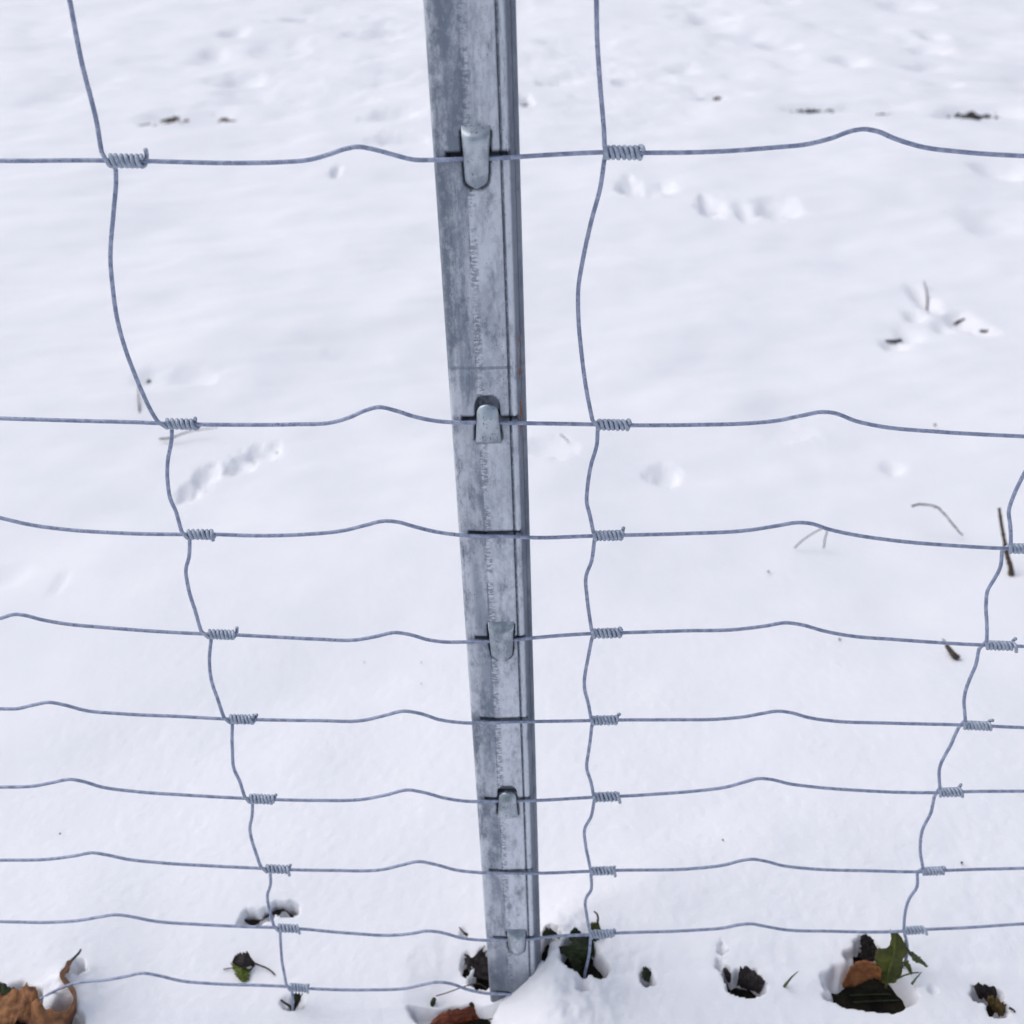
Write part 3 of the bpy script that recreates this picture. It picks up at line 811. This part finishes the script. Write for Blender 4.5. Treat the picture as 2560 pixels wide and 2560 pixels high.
# plant scraps under the left stay
multi('plant_scrap', 'frosted dark plant scrap poking out beneath the left stay wire', 'plant', [
  ('stem', stick([(702,2500,.010),(712,2507,.006),(724,2515,-.002),(728,2522,-.012)], .0009, .0016, 31), TWIG),
  ('leaflet', patch([[(733,2490,.012),(742,2488,.012),(754,2492,.009)],[(736,2500,.006),(744,2498,.006),(750,2502,.004)],[(733,2518,-.006),(738,2519,-.008),(742,2516,-.006)]], seed=32, jag=.9, rip=.0012), DGREEN)])

# hollow left of the post
multi('red_brown_leaf', 'wet red brown leaf half buried in the hollow at the foot of the post', 'leaf', [
  ('blade', patch([[(1080,2552,-.014),(1115,2532,-.010),(1150,2524,-.010),(1185,2516,-.014),(1230,2512,-.020)],[(1070,2568,-.016),(1112,2546,-.012),(1150,2536,-.014),(1188,2528,-.018),(1236,2524,-.026)],[(1070,2590,-.022),(1120,2566,-.02),(1150,2556,-.022),(1190,2548,-.026),(1240,2540,-.032)]], seed=41, jag=.4, rip=.0014), RED)])
single('dry_straw', stick([(1090,2490,-.004),(1120,2481,.000),(1150,2470,.004),(1172,2463,.008),(1195,2459,.004),(1222,2474,-.008)], .0006, .0005, 42), TWIG, 'thin bent grass stem arching behind the lowest wire beside the post', 'straw')
single('cut_stalk', stick([(1085,2498,-.004),(1081,2510,-.010),(1076,2522,-.018)], .0024, .0028, 43), DGREEN, 'short thick green stalk in the hollow left of the post', 'stalk')
single('dead_stalk', stick([(1175,2508,-.010),(1184,2514,-.014),(1195,2522,-.022)], .0018, .0024, 44), DGREEN, 'short dark stalk lying on the red brown leaf by the post', 'stalk')
single('twig', stick([(1148,2318,.004),(1158,2330,.002),(1168,2338,-.002)], .0006, .0016, 45), TWIG, 'tiny dark twig in the snow just left of the post above the hollow', 'twig')
multi('rotten_leaf', 'black rotten leaf standing in the hollow against the left side of the post', 'leaf', [
  ('blade', patch([[(1164,2384,.004),(1168,2396,.000),(1172,2412,-.004),(1180,2426,-.008),(1190,2444,-.014)],[(1176,2394,.000),(1184,2402,-.002),(1192,2412,-.006),(1200,2428,-.010),(1208,2448,-.016)],[(1200,2372,.006),(1208,2384,.000),(1214,2408,-.006),(1222,2428,-.012),(1228,2456,-.020)]], seed=46, jag=.5, rip=.002), BLACKB)])
single('leafy_scrap', patch([[(1356,2334,.006),(1368,2326,.010),(1384,2330,.008),(1400,2340,.004)],[(1356,2345,-.004),(1370,2344,-.002),(1386,2342,-.002),(1400,2346,-.004)]], seed=48, jag=.8), DGREEN, 'dark green leafy scrap between the post and the middle stay wire', 'leaf')

# dark leaves behind the middle stay
multi('ivy_leaf', 'large dark green leaf hanging behind the foot of the middle stay wire', 'leaf', [
  ('blade', patch([
    [(1424,2344,.006),(1436,2356,.004),(1400,2371,.002),(1408,2384,-.006),(1426,2400,-.012),(1432,2430,-.024)],
    [(1446,2340,.004),(1448,2356,.000),(1440,2372,-.004),(1440,2386,-.010),(1444,2402,-.018),(1448,2432,-.028)],
    [(1476,2342,.000),(1480,2358,-.006),(1478,2376,-.008),(1472,2390,-.014),(1466,2404,-.022),(1458,2430,-.032)]], seed=51, jag=.25, rip=.002), DGREEN),
  ('blade', patch([[(1478,2346,.002),(1496,2345,.002),(1514,2346,.000)],[(1478,2362,-.006),(1494,2366,-.008),(1516,2364,-.008)],[(1474,2384,-.014),(1486,2384,-.016),(1500,2374,-.016)]], seed=52, jag=.6, rip=.002), DGREEN)])
multi('curled_sprig', 'small olive sprig with a curled tip right of the middle stay wire', 'plant', [
  ('leaflet', patch([[(1476,2314,.010),(1488,2308,.012),(1498,2310,.010)],[(1478,2326,.004),(1490,2322,.006),(1502,2324,.004)]], seed=53, jag=.8), GREEN),
  ('stem', stick([(1492,2312,.010),(1495,2298,.014),(1493,2286,.018),(1485,2278,.020)], .0014, .0008, 54), TWIG)])
single('leafy_scrap', patch([[(1424,2334,.006),(1436,2324,.010),(1452,2332,.006)],[(1424,2340,.000),(1436,2340,.000),(1452,2336,.000)]], seed=55, jag=.9), DGREEN, 'small dark green scrap just left of the middle stay wire', 'leaf')

# small holes to the right
multi('leaf_tip', 'dark olive leaf tip in the small hole right of the middle stay wire', 'leaf', [
  ('blade', patch([[(1606,2444,.000),(1612,2422,.004),(1618,2420,.004)],[(1612,2452,-.010),(1620,2436,-.004),(1626,2428,.000)],[(1622,2456,-.018),(1630,2444,-.012),(1634,2436,-.006)]], seed=61, jag=.4), DGREEN)])
multi('rotten_leaf', 'black rotten leaf with a yellow green nick in the oval snow hole', 'leaf', [
  ('blade', patch([[(1850,2420,.006),(1872,2422,.006),(1894,2438,.005),(1912,2454,.002)],[(1846,2440,-.002),(1868,2444,-.002),(1888,2456,-.003),(1908,2466,-.004)],[(1842,2462,-.014),(1866,2470,-.016),(1886,2478,-.016),(1900,2482,-.016)]], seed=62, jag=.12, rip=.002), BLACKB),
  ('leaflet', patch([[(1890,2436,.002),(1900,2442,.000),(1906,2450,-.002)],[(1890,2444,-.004),(1898,2450,-.005),(1902,2456,-.006)]], seed=63, jag=.8), LGREEN)])
single('dead_stalk', stick([(1812,2422,.002),(1818,2434,-.004),(1824,2450,-.016)], .0022, .0036, 64), BLACKB, 'short black stalk at the left rim of the oval snow hole', 'stalk')
single('weed_sprig', stick([(1958,2470,-.004),(1968,2456,.008),(1980,2442,.018),(1996,2428,.028)], .0018, .0003, 65, sides=6), GRASS, 'single green grass blade sticking up right of the oval snow hole', 'weed')

# big hole with leaves at right
multi('green_leaf', 'large green leaf standing upright in the big hole beside the right stay wire', 'leaf', [
  ('blade', patch([
    [(2226,2324,.050),(2228,2350,.040),(2222,2368,.034),(2196,2372,.030),(2190,2400,.020),(2200,2430,.006),(2206,2456,-.006)],
    [(2234,2324,.050),(2246,2352,.040),(2240,2374,.032),(2226,2392,.026),(2222,2414,.016),(2224,2436,.006),(2222,2460,-.006)],
    [(2242,2328,.048),(2262,2362,.036),(2266,2384,.028),(2256,2396,.022),(2256,2416,.014),(2250,2436,.004),(2238,2456,-.008)]], seed=71, jag=.12, rip=.0016), GREEN),
  ('stem', stick([(2238,2330,.050),(2236,2380,.034),(2222,2430,.012),(2214,2470,-.010)], .0009, .0014, 72), GREEN)])
single('oak_leaf', patch([
    [(2106,2458,-.004),(2120,2432,.006),(2134,2412,.012),(2158,2404,.016),(2186,2408,.016),(2204,2424,.012)],
    [(2106,2464,-.012),(2128,2444,-.004),(2146,2430,.000),(2166,2424,.004),(2190,2430,.004),(2202,2440,.002)],
    [(2108,2470,-.020),(2136,2464,-.016),(2156,2454,-.014),(2174,2448,-.010),(2190,2446,-.008),(2202,2450,-.008)]], seed=73, jag=.2, rip=.0016), OAK2,
    'orange brown leaf leaning in the big snow hole left of the green leaf', 'leaf')
single('rotten_leaf', patch([[(2152,2342,.012),(2156,2366,.006),(2154,2396,-.006)],[(2162,2336,.012),(2172,2364,.004),(2170,2406,-.010)],[(2172,2342,.010),(2190,2372,.002),(2188,2400,-.010)]], seed=74, jag=.4, rip=.0016), BLACKB, 'blackened pointed leaf standing above the orange leaf in the big hole', 'leaf')
multi('grass_sprig', 'pale green sprig with narrow leaflets right of the big green leaf', 'plant', [
  ('leaflet', patch([[(2270,2380,.026),(2288,2402,.020),(2302,2408,.018),(2318,2418,.014)],[(2276,2378,.026),(2294,2392,.020),(2308,2404,.018),(2320,2416,.014)]], seed=75, jag=.8), GRASS),
  ('leaflet', patch([[(2258,2404,.018),(2266,2420,.012),(2278,2436,.004)],[(2270,2402,.018),(2276,2418,.012),(2281,2434,.004)]], seed=76, jag=.3), GREEN),
  ('stem', stick([(2262,2350,.034),(2268,2370,.030),(2276,2384,.026)], .0008, .0011, 77), GRASS)])
single('weed_sprig', stick([(2244,2446,.000),(2262,2438,.006),(2280,2433,.008),(2298,2431,.006)], .0009, .0006, 78), GRASS, 'thin dark grass blade lying level at the right rim of the big hole', 'weed')
single('weed_sprig', stick([(2280,2460,.002),(2290,2446,.008),(2304,2430,.014)], .0013, .0004, 79), GRASS, 'slanted short grass blade at the right rim of the big hole', 'weed')
for i, (x0, y0, x1, y1) in enumerate([(2110,2490,2260,2486),(2130,2506,2280,2500)]):
    single('dry_straw', stick([(x0,y0,-.030),((x0+x1)/2,y0-4,-.026),(x1,y1,-.032)], .0008, .0006, 80+i), DGREEN, ['dim grass stem lying across the bottom of the big hole, nearer the leaves', 'dim grass stem lying across the bottom of the big hole, lowest in the picture'][i], 'straw')
multi('brown_leaf', 'small brown and olive leaf in the last snow hole at the lower right', 'leaf', [
  ('blade', patch([[(2468,2492,.004),(2486,2494,.006),(2502,2504,.006),(2516,2512,.003)],[(2468,2504,-.003),(2484,2510,-.001),(2500,2520,-.001),(2514,2526,-.004)],[(2472,2514,-.010),(2484,2524,-.010),(2496,2534,-.010),(2510,2538,-.012)]], seed=85, jag=.2, rip=.0016), leafmat('olive_brown_leaf', (0.03, 0.03, 0.008), (0.11, 0.055, 0.015), None, 160))])
single('rotten_leaf', patch([[(2432,2462,.004),(2460,2464,.006),(2490,2468,.004)],[(2440,2482,-.004),(2466,2482,-.002),(2492,2484,-.004)],[(2446,2494,-.014),(2470,2498,-.014),(2488,2498,-.014)]], seed=86, jag=.15, rip=.0016), BLACKB, 'blackened leaf in the hole near the right picture edge', 'leaf')
single('plant_scrap', stick([(2524,2520,.002),(2532,2524,.003),(2538,2530,.000)], .0012, .0008, 87), STALK, 'tiny grey plant scrap beside the lower right snow hole', 'plant')

# dark strip added as the deep shade in the groove behind the left stay
single('groove_shade_strip', patch([[(600,2304,-.012),(630,2304,-.010),(655,2300,-.012),(684,2284,-.008),(706,2274,-.006),(728,2284,-.010),(742,2290,-.014)],[(600,2316,-.026),(630,2315,-.024),(655,2310,-.026),(684,2296,-.022),(706,2284,-.02),(728,2294,-.024),(742,2300,-.028)]], seed=88, rip=.002, jag=.4), BLACKB, 'dark strip added as shade in the curved snow groove behind the left stay wire', 'shade strip')

# twigs and stalks on the snow
single('twig', stick([(346,960,.020),(346,985,.012),(347,1010,.006),(350,1038,-.004)], .0011, .0016, 90), STALK, 'short thin twig standing in the snow left of the second left knot', 'twig')
single('twig', stick([(400,1097,-.001),(425,1095,.003),(470,1080,.006),(545,1068,.006)], .0022, .0007, 91), TWIG, 'thin twig lying under the second left knot, its dark end to the left', 'twig')
single('twig', stick([(1401,1086,.016),(1410,1093,.010),(1420,1103,-.004)], .0011, .0011, 92), TWIG, 'tiny dark twig right of the post below the second wire', 'twig')
def spiky(pts, r0, r1, seed, k=90, l=.004):
    P = catmull([G(a, b, z) for a, b, z in pts], 14)
    rs = np.random.RandomState(seed)
    gs = [tube_geo(P, np.linspace(r0, r1, len(P)) * (0.75 + 0.5 * rs.rand(len(P))), 7)]
    for q in range(k):
        i = rs.randint(1, len(P) - 1); T_ = P[i + 1] - P[i]; T_ /= np.linalg.norm(T_)
        d = rs.randn(3); d -= T_ * np.dot(d, T_); d /= np.linalg.norm(d)
        e = P[i] + (d * 0.55 + T_ * rs.uniform(-.3, .5)) * l * rs.uniform(.4, 1)
        gs.append(tube_geo(np.array([P[i], (P[i] + e) / 2, e]), np.array([r0 * .55, r0 * .5, r0 * .12]), 5))
    return merge(*gs)
single('seed_head', spiky([(2279,1266,.040),(2296,1261,.044),(2318,1262,.044),(2342,1268,.040),(2362,1286,.030),(2380,1308,.016),(2395,1326,.006),(2406,1338,-.004)], .0014, .0009, 93, 150, .0052), STALK, 'arched dry grass seed head on the snow near the right edge', 'seed head')
single('dead_stalk', spiky([(2498,1270,.080),(2502,1300,.066),(2508,1335,.050),(2514,1365,.036),(2520,1395,.020),(2527,1418,.008),(2528,1440,-.006)], .0022, .0046, 94, 160, .006), TWIG, 'rough dark stalk standing behind the top knot of the right stay wire', 'stalk')
multi('twig', 'dark stub of twig with a thin tip under the fourth wire at the right', 'twig', [
  ('stub', stick([(2365,1612,.012),(2374,1624,.008),(2385,1638,.003),(2394,1645,-.001)], .0026, .0050, 95, .08), TWIG),
  ('tip', stick([(2355,1598,.018),(2362,1602,.015),(2366,1612,.012)], .0007, .0014, 96), TWIG)])
multi('twig', 'thin twig folded in a V hanging over the snow below the third wire', 'twig', [
  ('stem', stick([(1986,1370,-.002),(2005,1352,.012),(2028,1336,.024),(2058,1319,.036)], .0009, .0010, 97), STALK),
  ('stem', stick([(2058,1319,.036),(2066,1325,.034),(2063,1345,.018),(2059,1371,-.002)], .0009, .0010, 98), STALK)])
for (x, y, s_, lab) in [(911,1656,1.2,'left of the post between the fourth and fifth wire'), (1053,1709,1.0,'left of the post, just above the fifth wire'), (1921,1429,2.2,'at the right below the third wire'), (2099,1598,2.2,'right of the middle stay just under the fourth wire'),
                        (2405,2157,1.6,'beside the right stay just above the seventh wire'), (1807,2100,1.2,'between the sixth and seventh wire right of the middle stay'), (150,2084,1.3,'at the left between the sixth and seventh wire'), (2338,1062,3.6,'at the right just above the second wire'),
                        (692,1132,2.2,'below the second wire between left stay and post'), (1053,1656,1.0,'left of the post, below the fourth wire')]:
    single('dirt_crumb', lump(x, y, s_ * .0003, .0009 * s_, .0009 * s_, .0007 * s_, int(x) % 97, .6, 10), TWIG, 'tiny dirt crumb ' + lab, 'dirt crumb', 'crumbs of dirt on the snow')

# dark clods and leaves showing in the far trampled snow
def on_snow(px, py):
    d = ray(px, py); t0 = (0.06 - CAM[2]) / d[2]; t1 = (-0.12 - CAM[2]) / d[2]
    ts = np.linspace(t0, t1, 400); P = CAM + ts[:, None] * d
    hh = snow_h(P[:, 0][None].copy(), P[:, 1][None].copy())[0]
    k = np.argmax(P[:, 2] < hh)
    return P[k]
def clod(px0, py, px1, rz, seed, label, mat=None, k=9, a0=.05, a1=.20, sp=3.0):
    rs = np.random.RandomState(seed); gs = []
    for q in range(k):
        u = rs.uniform(-1, 1); x = (px0 + px1) / 2 + u * (px1 - px0) / 2; y = py + rs.uniform(-1, 1) * sp - u * 2
        c = on_snow(x, y); sc = np.dot(c - CAM, F_) / FPX
        a = sc * (px1 - px0) * rs.uniform(a0, a1) * (1.25 - abs(u))
        V, Fc = lump(1280, 1280, 0, a, a * .8, min(rz * rs.uniform(.4, 1.0), a * .8), seed + q, 1.1, 18, 2.6)
        V = np.array(V) - G(1280, 1280, 0) + c - np.array([0, 0, rz * .12])
        gs.append((list(V), Fc))
    single('dirt_patch', merge(*gs), mat or TWIG, label, 'dirt')['kind'] = 'stuff'
clod(398, 303, 472, .022, 1, 'dark brown patch of dirt in the far snow above the top left wire', k=26, a0=.04, a1=.17, sp=7)
clod(540, 304, 590, .010, 2, 'small grey brown patch right of the dark one in the far left snow', k=12, sp=6)
clod(335, 313, 400, .006, 21, 'thin grey streak of dirt left of the dark brown patch in the far snow', STALK, 16, .015, .07, 3)
clod(522, 289, 540, .010, 3, 'tiny brown patch above its neighbours in the far left snow', k=4)
clod(1300, 263, 1328, .014, 4, 'round dark patch in the snow just right of the post top', k=7)
clod(1776, 248, 1816, .010, 5, 'small brown patch in the far snow right of the middle stay wire', k=7)
clod(1970, 278, 2095, .006, 6, 'long thin grey patch of dirt above the right bend of the top wire', STALK, 26, .01, .06, 4)
clod(2180, 286, 2240, .006, 7, 'thin grey patch of dirt directly above the peak of the top right wire', STALK, 14, .02, .08, 3)
clod(2360, 290, 2510, .007, 8, 'broad flat broken patch of dirt in the far snow at the right edge', STALK, 30, .012, .07, 6)

# small dark bits added in the far dents as their dark spots
def onsnow_stick(px, r0, r1, seed, lab):
    pts = [on_snow(x, y) + np.array([0, 0, dz]) for x, y, dz in px]
    rs = np.random.RandomState(seed)
    P = catmull(pts, 6); rad = np.linspace(r0, r1, len(P)) * (1 + .3 * (rs.rand(len(P)) - .5))
    single('twig', tube_geo(P, rad, 8), STALK, lab, 'twig')
onsnow_stick([(2308, 714, .012), (2316, 745, .008), (2318, 770, .003), (2300, 796, -.002)], .0012, .0032, 1, 'upright dark streak in the cluster of dents at the upper right')
onsnow_stick([(2214, 853, .001), (2232, 855, .002), (2252, 851, .000)], .0030, .0045, 2, 'short flat dark spot left of and below the upright one at the upper right')
onsnow_stick([(2385, 812, .000), (2398, 806, .003), (2412, 799, .001)], .0040, .0030, 3, 'thick dark spot in the dents right of the upright streak')
onsnow_stick([(2452, 828, .000), (2462, 831, .002), (2470, 828, .000)], .0040, .0035, 4, 'small dark spot at the right end of the upper right dents')
clod(1652, 490, 1682, .006, 11, 'small grey spot in a dent just right of the middle stay wire', STALK, 8, .05, .14, 4)
clod(1770, 534, 1810, .005, 12, 'small grey spot in the broken dent farther right of the middle stay wire', STALK, 7, .04, .10, 4)
clod(1955, 546, 1982, .005, 13, 'small grey spot at the right end of the broken dents below the top wire', STALK, 6, .05, .12, 3)
clod(362, 955, 380, .005, 14, 'small dark spot in the snow behind the left stay above the second wire', STALK, 5, .10, .22, 3)
